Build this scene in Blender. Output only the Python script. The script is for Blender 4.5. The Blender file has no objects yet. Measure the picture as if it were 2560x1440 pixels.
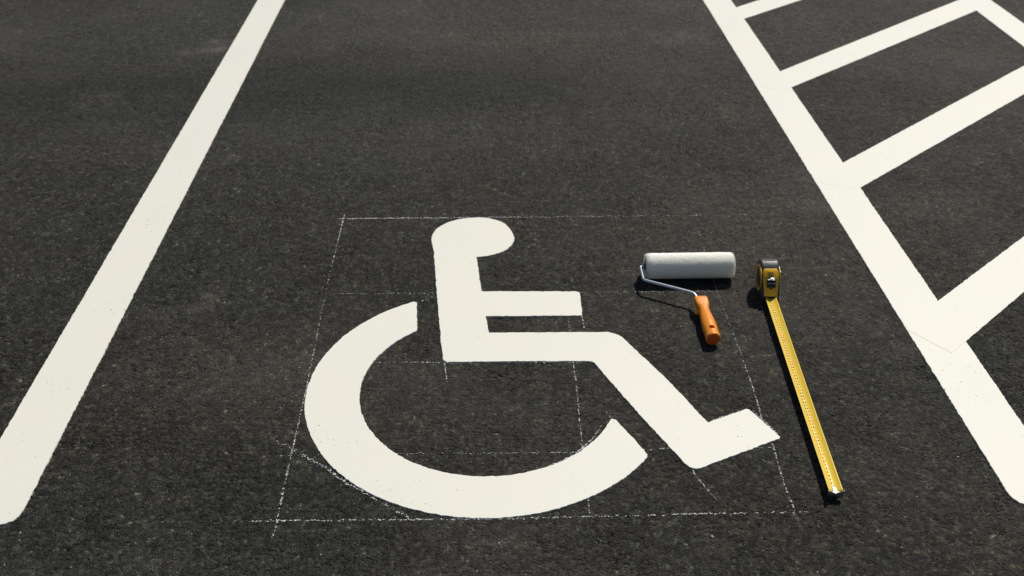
import bpy, bmesh, math, random
import numpy as np
from mathutils import Vector, Matrix
from mathutils.geometry import tessellate_polygon

random.seed(7)
rng = np.random.default_rng(11)
S = bpy.context.scene
COL = S.collection

# ------------------------------------------------------------ camera
F = 2640.0                       # focal length in pixels of the 2560 px wide photograph
VX, VY = -93.0, -1648.0          # where the bay lines meet, from the picture centre
PITCH = math.atan2(-VY, F)
H = 1.345                        # eye height in metres
cam_d = bpy.data.cameras.new('camera')
cam = bpy.data.objects.new('camera', cam_d)
COL.objects.link(cam)
cam.location = (0, 0, H)
cam.rotation_euler = (math.pi / 2 - PITCH, 0, 0)
cam_d.sensor_width = 36
cam_d.lens = F / 2560 * 36
cam_d.clip_start = 0.05
cam_d.clip_end = 2000
cam_d.dof.use_dof = True
cam_d.dof.focus_distance = 2.05
cam_d.dof.aperture_fstop = 6.3
S.camera = cam

# ------------------------------------------------------------ sky, sun, exposure
SUN = Vector((0.41, 0.73, 1.0)).normalized()
elev = math.asin(SUN.z)
azim = math.atan2(SUN.x, SUN.y)
world = bpy.data.worlds.new('World')
S.world = world
world.use_nodes = True
wn = world.node_tree
wn.nodes.clear()
sky = wn.nodes.new('ShaderNodeTexSky')
sky.sky_type = 'NISHITA'
sky.sun_disc = False
sky.sun_elevation = elev
sky.sun_rotation = azim
bg = wn.nodes.new('ShaderNodeBackground')
bg.inputs['Strength'].default_value = 0.055
wo = wn.nodes.new('ShaderNodeOutputWorld')
wn.links.new(sky.outputs[0], bg.inputs['Color'])
wn.links.new(bg.outputs[0], wo.inputs['Surface'])
sl = bpy.data.lights.new('sun', 'SUN')
sl.energy = 3.9
sl.angle = math.radians(0.55)
sl.color = (1.0, 0.955, 0.87)
so = bpy.data.objects.new('sun', sl)
COL.objects.link(so)
so.rotation_euler = SUN.to_track_quat('Z', 'Y').to_euler()
so.location = (3, 5, 8)
S.view_settings.view_transform = 'Standard'
S.view_settings.look = 'None'
S.view_settings.exposure = 0.0
S.view_settings.gamma = 1.0
S.view_settings.use_curve_mapping = False


# ------------------------------------------------------------ helpers
def at(px, py, z=0.0):
    """survey: metres on the plane at height z for a point measured in the photograph"""
    u, v = px - 1280.0, py - 720.0
    fy = F * math.cos(PITCH) - v * math.sin(PITCH)
    dz = -(F * math.sin(PITCH) + v * math.cos(PITCH))
    t = (z - H) / dz
    return Vector((u * t, fy * t, z))


def tag(o, label=None, cat=None, group=None, kind=None):
    if label: o['label'] = label
    if cat: o['category'] = cat
    if group: o['group'] = group
    if kind: o['kind'] = kind
    return o


def empty(name, loc, rz=0.0):
    o = bpy.data.objects.new(name, None)
    o.empty_display_size = 0.02
    o.location = loc
    o.rotation_euler = (0, 0, rz)
    COL.objects.link(o)
    return o


def link_mesh(name, me, mat, parent=None, smooth=False):
    o = bpy.data.objects.new(name, me)
    COL.objects.link(o)
    if mat and not me.materials:
        me.materials.append(mat)
    if parent:
        o.parent = parent
    if smooth:
        me.polygons.foreach_set('use_smooth', [True] * len(me.polygons))
    return o


def bm_obj(name, bm, mat, parent=None, smooth=False, bevel=0.0, seg=2):
    bmesh.ops.recalc_face_normals(bm, faces=bm.faces)
    if bevel:
        ed = [e for e in bm.edges if len(e.link_faces) == 2 and e.calc_face_angle() > 0.6]
        bmesh.ops.bevel(bm, geom=ed, offset=bevel, segments=seg, affect='EDGES', profile=0.5)
    me = bpy.data.meshes.new(name)
    bm.to_mesh(me)
    bm.free()
    o = link_mesh(name, me, mat, parent, smooth)
    if smooth:
        me.set_sharp_from_angle(angle=math.radians(42))
    return o


def py_obj(name, V, Fc, mat, parent=None, smooth=False):
    me = bpy.data.meshes.new(name)
    me.from_pydata([tuple(v) for v in V], [], Fc)
    me.update()
    return link_mesh(name, me, mat, parent, smooth)


# hash + noise on arrays, used for the ground relief and the ragged paint edges
def hsh(ix, iy, k):
    a = (ix.astype(np.int64) * 73856093) ^ (iy.astype(np.int64) * 19349663) ^ (k * 83492791)
    a = a & 0xFFFFFFFF
    a = ((a ^ (a >> 15)) * 2246822519) & 0xFFFFFFFF
    a = ((a ^ (a >> 13)) * 3266489917) & 0xFFFFFFFF
    a = a ^ (a >> 16)
    return (a & 0xFFFFFF).astype(np.float32) / np.float32(0xFFFFFF)


def vnoise(x, y, s, k=0):
    x = np.asarray(x, float) / s
    y = np.asarray(y, float) / s
    ix, iy = np.floor(x), np.floor(y)
    fx, fy = x - ix, y - iy
    fx = fx * fx * (3 - 2 * fx)
    fy = fy * fy * (3 - 2 * fy)
    a, b = hsh(ix, iy, k), hsh(ix + 1, iy, k)
    c, d = hsh(ix, iy + 1, k), hsh(ix + 1, iy + 1, k)
    return (a * (1 - fx) + b * fx) * (1 - fy) + (c * (1 - fx) + d * fx) * fy


def fbm(x, y, s, k=0, n=4):
    r = 0
    w = 0
    for i in range(n):
        r = r + vnoise(x, y, s / 2 ** i, k + i * 17) * 0.5 ** i
        w += 0.5 ** i
    return r / w


def worley(x, y, s, k):
    gx, gy = np.floor(x / s), np.floor(y / s)
    f1 = np.full(x.shape, 9.0, np.float32)
    f2 = np.full(x.shape, 9.0, np.float32)
    ident = np.zeros(x.shape, np.float32)
    for i in (-1, 0, 1):
        for j in (-1, 0, 1):
            cx, cy = gx + i, gy + j
            px = cx + 0.12 + 0.76 * hsh(cx, cy, k)
            py = cy + 0.12 + 0.76 * hsh(cx, cy, k + 1)
            d = np.hypot(px - x / s, py - y / s).astype(np.float32)
            m = d < f1
            f2 = np.where(m, f1, np.minimum(f2, d))
            ident = np.where(m, hsh(cx, cy, k + 2), ident)
            f1 = np.where(m, d, f1)
    return f1, f2, ident


def hsh_like(v):
    return np.mod(v * 37.7, 1.0) ** 2


def relief(x, y):
    """rolled asphalt: stones of two sizes pressed into one level, open joints between them"""
    x = np.asarray(x, float)
    y = np.asarray(y, float)
    wx = x + 0.0035 * (vnoise(x, y, 0.006, 5) - 0.5)
    wy = y + 0.0035 * (vnoise(x, y, 0.006, 6) - 0.5)
    f1, f2, ia = worley(wx, wy, 0.0105, 31)
    g1, g2, ib = worley(wx + 3.1, wy - 1.7, 0.0058, 57)
    a = np.clip((f2 - f1) * 1.9, 0, 1) ** 0.75
    b = np.clip((g2 - g1) * 1.8, 0, 1) ** 0.8
    open_ = np.clip(fbm(x, y, 0.10, 71, 3) * 2.2 - 0.55, 0.15, 1)
    h = -0.0036 * (1 - a) * (0.3 + ia) - 0.0014 * (1 - b) - 0.0022 * hsh_like(ia) * open_
    h = h - 0.0035 * np.clip(vnoise(x, y, 0.011, 91) - 0.78, 0, 1) * open_ * 2.0
    h = h * (0.55 + 0.6 * open_)
    return np.minimum(h + 0.0010, 0.0), ia, ib


# ------------------------------------------------------------ materials
def material(name):
    m = bpy.data.materials.new(name)
    m.use_nodes = True
    nt = m.node_tree
    return m, nt, nt.nodes['Principled BSDF']


def N(nt, t, **kw):
    n = nt.nodes.new(t)
    for k, v in kw.items():
        if k in n.inputs:
            n.inputs[k].default_value = v
        else:
            setattr(n, k, v)
    return n


def plain(name, col, rough=0.5, metal=0.0, spec=0.5, grain=0.0, gscale=800.0, bump=0.0, **kw):
    m, nt, b = material(name)
    b.inputs['Roughness'].default_value = rough
    b.inputs['Metallic'].default_value = metal
    b.inputs['Specular IOR Level'].default_value = spec
    for k, v in kw.items():
        b.inputs[k].default_value = v
    tc = N(nt, 'ShaderNodeTexCoord')
    no = N(nt, 'ShaderNodeTexNoise', Scale=gscale, Detail=4.0)
    nt.links.new(tc.outputs['Object'], no.inputs['Vector'])
    mx = N(nt, 'ShaderNodeMix', data_type='RGBA')
    mx.inputs['A'].default_value = tuple(c * (1 - grain) for c in col) + (1,)
    mx.inputs['B'].default_value = tuple(min(1, c * (1 + grain)) for c in col) + (1,)
    nt.links.new(no.outputs['Fac'], mx.inputs['Factor'])
    nt.links.new(mx.outputs['Result'], b.inputs['Base Color'])
    if bump:
        bp = N(nt, 'ShaderNodeBump', Strength=1.0, Distance=bump)
        nt.links.new(no.outputs['Fac'], bp.inputs['Height'])
        nt.links.new(bp.outputs['Normal'], b.inputs['Normal'])
    return m


def asphalt_material():
    m, nt, b = material('asphalt')
    L = nt.links.new
    tc = N(nt, 'ShaderNodeTexCoord')
    st = N(nt, 'ShaderNodeAttribute', attribute_name='stone')
    du = N(nt, 'ShaderNodeAttribute', attribute_name='dust')
    wm = N(nt, 'ShaderNodeAttribute', attribute_name='warm')
    fine = N(nt, 'ShaderNodeTexNoise', Scale=520.0, Detail=5.0, Roughness=0.7)
    vor = N(nt, 'ShaderNodeTexVoronoi', Scale=300.0)
    L(tc.outputs['Object'], fine.inputs['Vector'])
    L(tc.outputs['Object'], vor.inputs['Vector'])
    # stone tone
    ramp = N(nt, 'ShaderNodeValToRGB')
    cr = ramp.color_ramp
    cr.elements[0].position = 0.0
    cr.elements[0].color = (0.0085, 0.0088, 0.0078, 1)
    cr.elements[1].position = 1.0
    cr.elements[1].color = (0.125, 0.117, 0.099, 1)
    e = cr.elements.new(0.55); e.color = (0.0265, 0.0265, 0.0232, 1)
    e = cr.elements.new(0.9); e.color = (0.047, 0.0455, 0.039, 1)
    L(st.outputs['Fac'], ramp.inputs['Fac'])
    # small grains of other rock
    sep = N(nt, 'ShaderNodeSeparateColor')
    L(vor.outputs['Color'], sep.inputs['Color'])
    rr = N(nt, 'ShaderNodeValToRGB')
    rr.color_ramp.elements[0].position = 0.0
    rr.color_ramp.elements[0].color = (0.70, 0.72, 0.72, 1)
    rr.color_ramp.elements[1].position = 1.0
    rr.color_ramp.elements[1].color = (3.4, 2.9, 2.2, 1)
    e = rr.color_ramp.elements.new(0.90); e.color = (1.15, 1.12, 1.05, 1)
    e = rr.color_ramp.elements.new(0.975); e.color = (1.35, 1.30, 1.15, 1)
    L(sep.outputs['Red'], rr.inputs['Fac'])
    mul = N(nt, 'ShaderNodeMix', data_type='RGBA', blend_type='MULTIPLY', clamp_result=False)
    mul.inputs['Factor'].default_value = 1.0
    L(ramp.outputs['Color'], mul.inputs['A'])
    L(rr.outputs['Color'], mul.inputs['B'])
    # single stones, crisper than the mesh can hold
    wob = N(nt, 'ShaderNodeTexNoise', Scale=260.0, Detail=2.0)
    L(tc.outputs['Object'], wob.inputs['Vector'])
    wv = N(nt, 'ShaderNodeVectorMath', operation='MULTIPLY_ADD')
    wv.inputs[1].default_value = (0.005, 0.005, 0.0)
    L(wob.outputs['Color'], wv.inputs[0])
    L(tc.outputs['Object'], wv.inputs[2])
    v2 = N(nt, 'ShaderNodeTexVoronoi', Scale=150.0)
    L(wv.outputs['Vector'], v2.inputs['Vector'])
    s2_ = N(nt, 'ShaderNodeSeparateColor')
    L(v2.outputs['Color'], s2_.inputs['Color'])
    r2 = N(nt, 'ShaderNodeValToRGB')
    r2.color_ramp.elements[0].position = 0.0
    r2.color_ramp.elements[0].color = (0.55, 0.56, 0.56, 1)
    r2.color_ramp.elements[1].position = 1.0
    r2.color_ramp.elements[1].color = (2.1, 2.0, 1.75, 1)
    e = r2.color_ramp.elements.new(0.5); e.color = (0.92, 0.93, 0.92, 1)
    e = r2.color_ramp.elements.new(0.86); e.color = (1.35, 1.33, 1.27, 1)
    L(s2_.outputs['Green'], r2.inputs['Fac'])
    mul2 = N(nt, 'ShaderNodeMix', data_type='RGBA', blend_type='MULTIPLY', clamp_result=False)
    mul2.inputs['Factor'].default_value = 1.0
    L(mul.outputs['Result'], mul2.inputs['A'])
    L(r2.outputs['Color'], mul2.inputs['B'])
    # fine grain
    fr = N(nt, 'ShaderNodeMapRange')
    fr.inputs['From Min'].default_value = 0.3
    fr.inputs['From Max'].default_value = 0.7
    fr.inputs['To Min'].default_value = 0.72
    fr.inputs['To Max'].default_value = 1.32
    L(fine.outputs['Fac'], fr.inputs['Value'])
    vm = N(nt, 'ShaderNodeVectorMath', operation='SCALE')
    L(mul2.outputs['Result'], vm.inputs[0])
    L(fr.outputs['Result'], vm.inputs['Scale'])
    # patches of warmer and cooler tone, warmer towards the right
    wmx = N(nt, 'ShaderNodeMix', data_type='RGBA', blend_type='MULTIPLY')
    wmx.inputs['Factor'].default_value = 1.0
    wr = N(nt, 'ShaderNodeMix', data_type='RGBA')
    wr.inputs['A'].default_value = (0.96, 1.04, 1.02, 1)
    wr.inputs['B'].default_value = (1.27, 1.13, 1.07, 1)
    L(wm.outputs['Fac'], wr.inputs['Factor'])
    L(vm.outputs['Vector'], wmx.inputs['A'])
    L(wr.outputs['Result'], wmx.inputs['B'])
    # dry dust lying in patches
    dm = N(nt, 'ShaderNodeMix', data_type='RGBA')
    dm.inputs['B'].default_value = (0.23, 0.20, 0.175, 1)
    dn = N(nt, 'ShaderNodeMath', operation='MULTIPLY')
    L(du.outputs['Fac'], dn.inputs[0])
    L(fr.outputs['Result'], dn.inputs[1])
    L(dn.outputs[0], dm.inputs['Factor'])
    L(wmx.outputs['Result'], dm.inputs['A'])
    L(dm.outputs['Result'], b.inputs['Base Color'])
    # relief finer than the mesh
    ad = N(nt, 'ShaderNodeMath', operation='ADD')
    vs = N(nt, 'ShaderNodeMath', operation='MULTIPLY')
    vs.inputs[1].default_value = -1.3
    L(vor.outputs['Distance'], vs.inputs[0])
    L(fine.outputs['Fac'], ad.inputs[0])
    L(vs.outputs[0], ad.inputs[1])
    bp = N(nt, 'ShaderNodeBump', Strength=0.95, Distance=0.0016)
    L(ad.outputs[0], bp.inputs['Height'])
    # open joints round the single stones
    v3 = N(nt, 'ShaderNodeTexVoronoi', Scale=150.0, feature='DISTANCE_TO_EDGE')
    L(wv.outputs['Vector'], v3.inputs['Vector'])
    jr = N(nt, 'ShaderNodeMapRange', interpolation_type='SMOOTHSTEP')
    jr.inputs['From Min'].default_value = 0.0
    jr.inputs['From Max'].default_value = 0.28
    L(v3.outputs['Distance'], jr.inputs['Value'])
    jn = N(nt, 'ShaderNodeTexNoise', Scale=38.0, Detail=3.0)
    L(tc.outputs['Object'], jn.inputs['Vector'])
    jm = N(nt, 'ShaderNodeMapRange')
    jm.inputs['From Min'].default_value = 0.38
    jm.inputs['From Max'].default_value = 0.62
    L(jn.outputs['Fac'], jm.inputs['Value'])
    jh = N(nt, 'ShaderNodeMath', operation='MULTIPLY')
    L(jr.outputs['Result'], jh.inputs[0])
    L(jm.outputs['Result'], jh.inputs[1])
    bp2 = N(nt, 'ShaderNodeBump', Strength=1.0, Distance=0.0020)
    L(jh.outputs[0], bp2.inputs['Height'])
    L(bp.outputs['Normal'], bp2.inputs['Normal'])
    L(bp2.outputs['Normal'], b.inputs['Normal'])
    b.inputs['Roughness'].default_value = 0.75
    b.inputs['Specular IOR Level'].default_value = 0.22
    return m


def paint_material():
    m, nt, b = material('road paint')
    L = nt.links.new
    tc = N(nt, 'ShaderNodeTexCoord')
    big = N(nt, 'ShaderNodeTexNoise', Scale=3.2, Detail=6.0, Roughness=0.6)
    fine = N(nt, 'ShaderNodeTexNoise', Scale=240.0, Detail=4.0)
    mid = N(nt, 'ShaderNodeTexNoise', Scale=70.0, Detail=3.0)
    pit = N(nt, 'ShaderNodeTexNoise', Scale=165.0, Detail=2.0, Roughness=0.6)
    area = N(nt, 'ShaderNodeTexNoise', Scale=7.0, Detail=3.0)
    vor = N(nt, 'ShaderNodeTexVoronoi', Scale=105.0)
    for n in (big, fine, mid, pit, area, vor):
        L(tc.outputs['Object'], n.inputs['Vector'])
    r = N(nt, 'ShaderNodeValToRGB')
    r.color_ramp.elements[0].position = 0.3
    r.color_ramp.elements[0].color = (0.735, 0.735, 0.645, 1)
    r.color_ramp.elements[1].position = 0.7
    r.color_ramp.elements[1].color = (0.775, 0.745, 0.655, 1)
    e = r.color_ramp.elements.new(0.5); e.color = (0.76, 0.75, 0.66, 1)
    L(big.outputs['Fac'], r.inputs['Fac'])
    # pinholes and crumbs of grit where the roller skipped
    sub = N(nt, 'ShaderNodeMapRange')
    sub.inputs['From Min'].default_value = 0.45
    sub.inputs['From Max'].default_value = 0.75
    sub.inputs['To Min'].default_value = 0.0
    sub.inputs['To Max'].default_value = 0.125
    L(area.outputs['Fac'], sub.inputs['Value'])
    s2 = N(nt, 'ShaderNodeMath', operation='ADD')
    L(pit.outputs['Fac'], s2.inputs[0])
    L(sub.outputs['Result'], s2.inputs[1])
    pr = N(nt, 'ShaderNodeMapRange')
    pr.inputs['From Min'].default_value = 0.765
    pr.inputs['From Max'].default_value = 0.80
    L(s2.outputs[0], pr.inputs['Value'])
    mx = N(nt, 'ShaderNodeMix', data_type='RGBA')
    mx.inputs['B'].default_value = (0.16, 0.15, 0.13, 1)
    L(pr.outputs['Result'], mx.inputs['Factor'])
    L(r.outputs['Color'], mx.inputs['A'])
    L(mx.outputs['Result'], b.inputs['Base Color'])
    a1 = N(nt, 'ShaderNodeMath', operation='MULTIPLY_ADD')
    a1.inputs[1].default_value = 0.35
    L(fine.outputs['Fac'], a1.inputs[0])
    L(mid.outputs['Fac'], a1.inputs[2])
    a2 = N(nt, 'ShaderNodeMath', operation='MULTIPLY_ADD')
    a2.inputs[1].default_value = -0.45
    L(vor.outputs['Distance'], a2.inputs[0])
    L(a1.outputs[0], a2.inputs[2])
    bp = N(nt, 'ShaderNodeBump', Strength=0.28, Distance=0.0008)
    L(a2.outputs[0], bp.inputs['Height'])
    L(bp.outputs['Normal'], b.inputs['Normal'])
    b.inputs['Roughness'].default_value = 0.55
    b.inputs['Specular IOR Level'].default_value = 0.35
    return m


ASPHALT = asphalt_material()
PAINT = paint_material()
CHALK = plain('chalk', (0.70, 0.69, 0.69), 0.95, grain=0.2, gscale=300)
GRIT = None
NAP = plain('roller nap', (0.96, 0.90, 0.79), 0.9, grain=0.05, gscale=300, bump=0.001, spec=0.2, **{'Subsurface Weight': 1.0, 'Subsurface Scale': 0.016, 'Subsurface Radius': (1.0, 0.9, 0.8)})
CORE = plain('sleeve core', (0.60, 0.58, 0.52), 0.7, grain=0.1)
CAP = plain('grey plastic', (0.045, 0.055, 0.065), 0.45, grain=0.1)
STEEL = plain('zinc wire', (0.62, 0.68, 0.72), 0.3, metal=1.0, grain=0.06, gscale=200)
ORANGE = plain('orange plastic', (0.86, 0.275, 0.008), 0.36, grain=0.05, gscale=900, bump=0.0001)
REDORANGE_SHADE = plain('red orange in shade', (0.75, 0.12, 0.006), 0.5, grain=0.05)  # redder than the grip, with the shade on its butt put into the colour
RUBBER = plain('black rubber', (0.030, 0.034, 0.038), 0.42, grain=0.25, gscale=900, bump=0.0003)
YPLASTIC = plain('yellow plastic', (0.90, 0.51, 0.008), 0.35, grain=0.04)
BLACKP = plain('glossy black plastic', (0.012, 0.014, 0.02), 0.22, grain=0.1)
SMOKE = plain('dark badge', (0.03, 0.032, 0.035), 0.3, grain=0.3, gscale=60)
CHROME = plain('chromed steel', (0.50, 0.48, 0.50), 0.32, metal=1.0, grain=0.05)
BLADE = plain('yellow lacquered steel', (0.78, 0.54, 0.038), 0.33, grain=0.05, gscale=60)
INKB = plain('black ink', (0.035, 0.028, 0.012), 0.8, spec=0.1)
INKR = plain('red ink', (0.70, 0.07, 0.03), 0.8, spec=0.1)
DARKYEL = plain('olive recess', (0.26, 0.19, 0.03), 0.4)

# ------------------------------------------------------------ the ground
def axis(core, step0, grow, far, sign):
    out = [core]
    st = step0
    while abs(out[-1]) < far:
        out.append(out[-1] + sign * st)
        st *= grow
    return out[1:]


xs = list(np.arange(-1.15, 1.15, 0.0031))
xs = list(np.arange(-2.7, -1.15, 0.0062)) + xs + list(np.arange(1.15, 2.7, 0.0062))
xs = list(reversed(axis(xs[0], 0.008, 1.16, 400, -1))) + xs + axis(xs[-1], 0.008, 1.16, 400, 1)
ys = [1.15]
while ys[-1] < 5.3:
    ys.append(ys[-1] + 0.0026 * max(1.0, (ys[-1] / 1.7) ** 1.25))
ys = list(reversed(axis(ys[0], 0.006, 1.17, 400, -1))) + ys + axis(ys[-1], 0.012, 1.16, 800, 1)
xs = np.array(xs)
ys = np.array(ys)
nx, ny = len(xs), len(ys)
GX, GY = np.meshgrid(xs, ys)
gx, gy = GX.ravel(), GY.ravel()
hz, ia, ib = relief(gx, gy)
fade = np.clip((6.5 - gy) / 1.0, 0, 1) * np.clip((3.3 - np.abs(gx)) / 0.5, 0, 1) * np.clip((gy - 0.6) / 0.4, 0, 1)
gz = hz * fade - 0.0012 * (1 - fade)
me = bpy.data.meshes.new('ground')
co = np.empty((nx * ny, 3), np.float32)
co[:, 0] = gx; co[:, 1] = gy; co[:, 2] = gz
idx = np.arange(nx * ny, dtype=np.int32).reshape(ny, nx)
q = np.stack([idx[:-1, :-1], idx[:-1, 1:], idx[1:, 1:], idx[1:, :-1]], -1).reshape(-1, 4)
me.vertices.add(nx * ny)
me.vertices.foreach_set('co', co.ravel())
me.loops.add(q.size)
me.loops.foreach_set('vertex_index', q.ravel())
me.polygons.add(len(q))
me.polygons.foreach_set('loop_start', np.arange(0, q.size, 4, dtype=np.int32))
me.update(calc_edges=True)
me.polygons.foreach_set('use_smooth', np.ones(len(q), bool))
stone = np.clip(0.58 * ia ** 1.25 + 0.42 * ib + 0.28 * (fbm(gx, gy, 0.045, 811, 3) - 0.5) + 0.15 * (fbm(gx, gy, 0.25, 821, 3) - 0.5), 0, 1)
warm = np.clip(fbm(gx, gy * 1.6, 0.9, 201, 4) * 2.4 - 0.75 + 0.22 * gx, 0, 1)  # random patches plus a steady drift to warmer, lighter tone on the right


def blob(px, py, rx, ry, amp):
    c = at(px, py)
    return amp * np.exp(-(((gx - c.x) / rx) ** 2 + ((gy - c.y) / ry) ** 2))


brk = np.clip(fbm(gx, gy, 0.05, 333, 3) * 3.2 - 1.2, 0, 1)
wide = np.clip(fbm(gx, gy * 1.5, 0.55, 121, 4) * 2.0 - 0.72, 0, 1)
dust = 0.11 * wide ** 1.5
for (a, b_, c, d, e_) in ((548, 112, .05, .07, .42), (500, 128, .10, .06, .2), (250, 245, .07, .07, .16), (400, 240, .06, .04, .12),
                          (235, 255, .05, .05, .15), (505, 750, .03, .05, .25), (585, 390, .02, .03, .2), (1010, 32, .06, .06, .1),
                          (1700, 95, .15, .12, .14), (1245, 1357, .02, .012, .12), (400, 1400, .08, .02, .12), (2040, 520, .07, .25, .09),
                          (2255, 850, .06, .12, .10)):
    dust = dust + blob(a, b_, c, d, e_) * (0.25 + 0.9 * brk)
# a traffic of darker, freshly rolled bands across the bay
bandw = gy + 0.35 * (fbm(gx, gy, 0.8, 401, 3) - 0.5)
bands = 0.95 * np.exp(-((bandw - 3.5) / 0.2) ** 2) + 0.35 * np.exp(-((bandw - 4.45) / 0.1) ** 2) * (fbm(gx, gy, 0.9, 77, 2) > 0.5)
far_l = np.clip((gy - 2.7) / 1.2, 0, 1)
dust = dust + 0.045 * far_l * (1 - np.clip(bands * 1.8, 0, 1))
stone = np.clip(stone * (1 - 0.35 * bands), 0, 1)
for nm, arr in (('stone', stone), ('dust', np.clip(dust, 0, 1)), ('warm', warm)):
    at_ = me.attributes.new(nm, 'FLOAT', 'POINT')
    at_.data.foreach_set('value', arr.astype(np.float32))
g = link_mesh('ground', me, ASPHALT)
tag(g, kind='structure')


# ------------------------------------------------------------ painted markings
def round_poly(P, rad):
    """P: list of (x, y, r) metres; replaces corners by arcs of radius r"""
    out = []
    n = len(P)
    for i in range(n):
        p = Vector(P[i][:2]); a = Vector(P[i - 1][:2]); b = Vector(P[(i + 1) % n][:2])
        r = P[i][2] if len(P[i]) > 2 else rad
        u, v = (a - p), (b - p)
        if r <= 0 or u.length < 1e-6 or v.length < 1e-6:
            out.append(p); continue
        r = min(r, u.length * .45, v.length * .45)
        p0, p1 = p + u.normalized() * r, p + v.normalized() * r
        for k in range(5):
            t = k / 4
            out.append(p0 * (1 - t) ** 2 + p * 2 * t * (1 - t) + p1 * t * t)
    return out


def ragged(P, step=0.0024, amp=0.0013, k=0):
    R = []
    n = len(P)
    for i in range(n):
        a, b = P[i], P[(i + 1) % n]
        L_ = (b - a).length
        m = max(1, int(L_ / step))
        for j in range(m):
            R.append(a + (b - a) * (j / m))
    A = np.array([(p.x, p.y) for p in R])
    T = np.roll(A, -1, 0) - np.roll(A, 1, 0)
    T /= np.maximum(np.linalg.norm(T, axis=1, keepdims=True), 1e-9)
    Nn = np.c_[T[:, 1], -T[:, 0]]
    hz_, _, _ = relief(A[:, 0], A[:, 1])
    w = (vnoise(A[:, 0], A[:, 1], 0.006, 500 + k) - 0.5) * 1.2 + (vnoise(A[:, 0], A[:, 1], 0.018, 520 + k) - 0.5) * 0.8 \
        + (vnoise(A[:, 0], A[:, 1], 0.14, 540 + k) - 0.5) * 0.5 + (vnoise(A[:, 0], A[:, 1], 0.0028, 560 + k) - 0.5) * 1.0
    A = A + Nn * (w * amp)[:, None]
    return [Vector((x, y, 0)) for x, y in A]


EDGES = []


def paint(name, P, top=0.0016, k=0, parent=None, amp=0.0013):
    """one coat of paint with its own thickness: P = outline in metres (Vectors)"""
    R = ragged(P, k=k, amp=amp)
    tri = tessellate_polygon([R])
    n = len(R)
    cx = sum(p.x for p in R) / n
    cy = sum(p.y for p in R) / n
    A = np.array([(p.x, p.y) for p in R])
    zt = np.full(n, top)
    V = [(x, y, z) for (x, y), z in zip(A, zt)]
    # rounded lip, then down into the joints
    T = np.roll(A, -1, 0) - np.roll(A, 1, 0)
    T /= np.maximum(np.linalg.norm(T, axis=1, keepdims=True), 1e-9)
    area = 0.5 * np.sum(A[:, 0] * np.roll(A[:, 1], -1) - np.roll(A[:, 0], -1) * A[:, 1])
    Nn = np.c_[T[:, 1], -T[:, 0]] * (1 if area > 0 else -1)
    B = A + Nn * 0.0005
    EDGES.append((A, Nn))
    V += [(x, y, top - 0.0009) for x, y in B]
    V += [(x, y, -0.0035) for x, y in B]
    Fc = [tuple(t) for t in tri]
    for i in range(n):
        j = (i + 1) % n
        Fc.append((i, j, n + j, n + i))
        Fc.append((n + i, n + j, 2 * n + j, 2 * n + i))
    me = bpy.data.meshes.new(name)
    me.from_pydata(V, [], Fc)
    bm = bmesh.new(); bm.from_mesh(me)
    bmesh.ops.recalc_face_normals(bm, faces=bm.faces)
    up = [f for f in bm.faces if abs(f.normal.z) > 0.9]
    if up and sum(f.normal.z for f in up) < 0:
        bmesh.ops.reverse_faces(bm, faces=bm.faces)
    bm.to_mesh(me); bm.free()
    return link_mesh(name, me, PAINT, parent)


def pix(*pts):
    out = []
    for p in pts:
        v = at(p[0], p[1])
        out.append((v.x, v.y, p[2] if len(p) > 2 else 0.0))
    return out


def line_pt(p, q_, y):
    """point of the ground line p-q at the ground distance y"""
    t = (y - p.y) / (q_.y - p.y)
    return p + (q_ - p) * t


def cross(a, b, c, d):
    a, b, c, d = (Vector((v.x, v.y)) for v in (a, b, c, d))
    r, s = b - a, d - c
    t = ((c - a).x * s.y - (c - a).y * s.x) / (r.x * s.y - r.y * s.x)
    return a + r * t


FAR = 6.6
# left bay line
la, lb = at(645, 0), at(82, 960)
ra, rb = at(712, 0), at(220, 960)
lo = paint('bay_line', round_poly([(*line_pt(la, lb, FAR).xy, 0), (*line_pt(ra, rb, FAR).xy, 0),
                                   (*cross(ra, rb, at(-100, 1316), at(70, 1310)).xy, .035), (*cross(la, lb, at(-100, 1316), at(70, 1310)).xy, .03)], 0), k=1)
tag(lo, 'long straight white bay line on the left side of the wheelchair symbol', 'road marking', 'long white lines edging the bay')
# right bay line
ka, kb = at(1757, 0), at(2375, 1000)
ma, mb = at(1827, 0), at(2514, 1000)
ro = paint('bay_line', round_poly([(*line_pt(ka, kb, FAR).xy, 0), (*line_pt(ma, mb, FAR).xy, 0),
                                   (*cross(ma, mb, at(2500, 1271), at(2560, 1269)).xy, .04), (*cross(ka, kb, at(2500, 1271), at(2560, 1269)).xy, .045)], 0), k=2)
tag(ro, 'long white bay line right of the tape measure, with the slanting bars joining it', 'road marking', 'long white lines edging the bay')
# outer line of the hatched strip
fa, fb = at(2441, 27), at(2560, 111)
oa, ob = at(2476, 0), at(2560, 58)
dirL = (kb - ka).xy.normalized()
fo_in = (fa.xy, fa.xy - dirL)
oo = paint('hatch_border_line', round_poly([
    (*(fa.xy + (-dirL) * 2.3), 0), (*(oa.xy + (-dirL) * 2.3), 0),
    (*(oa.xy + dirL * 2.9), .03), (*(fa.xy + dirL * 2.9), .03)], 0), k=3)
tag(oo, 'white border line closing the hatched strip in the top right corner', 'road marking')
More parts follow.
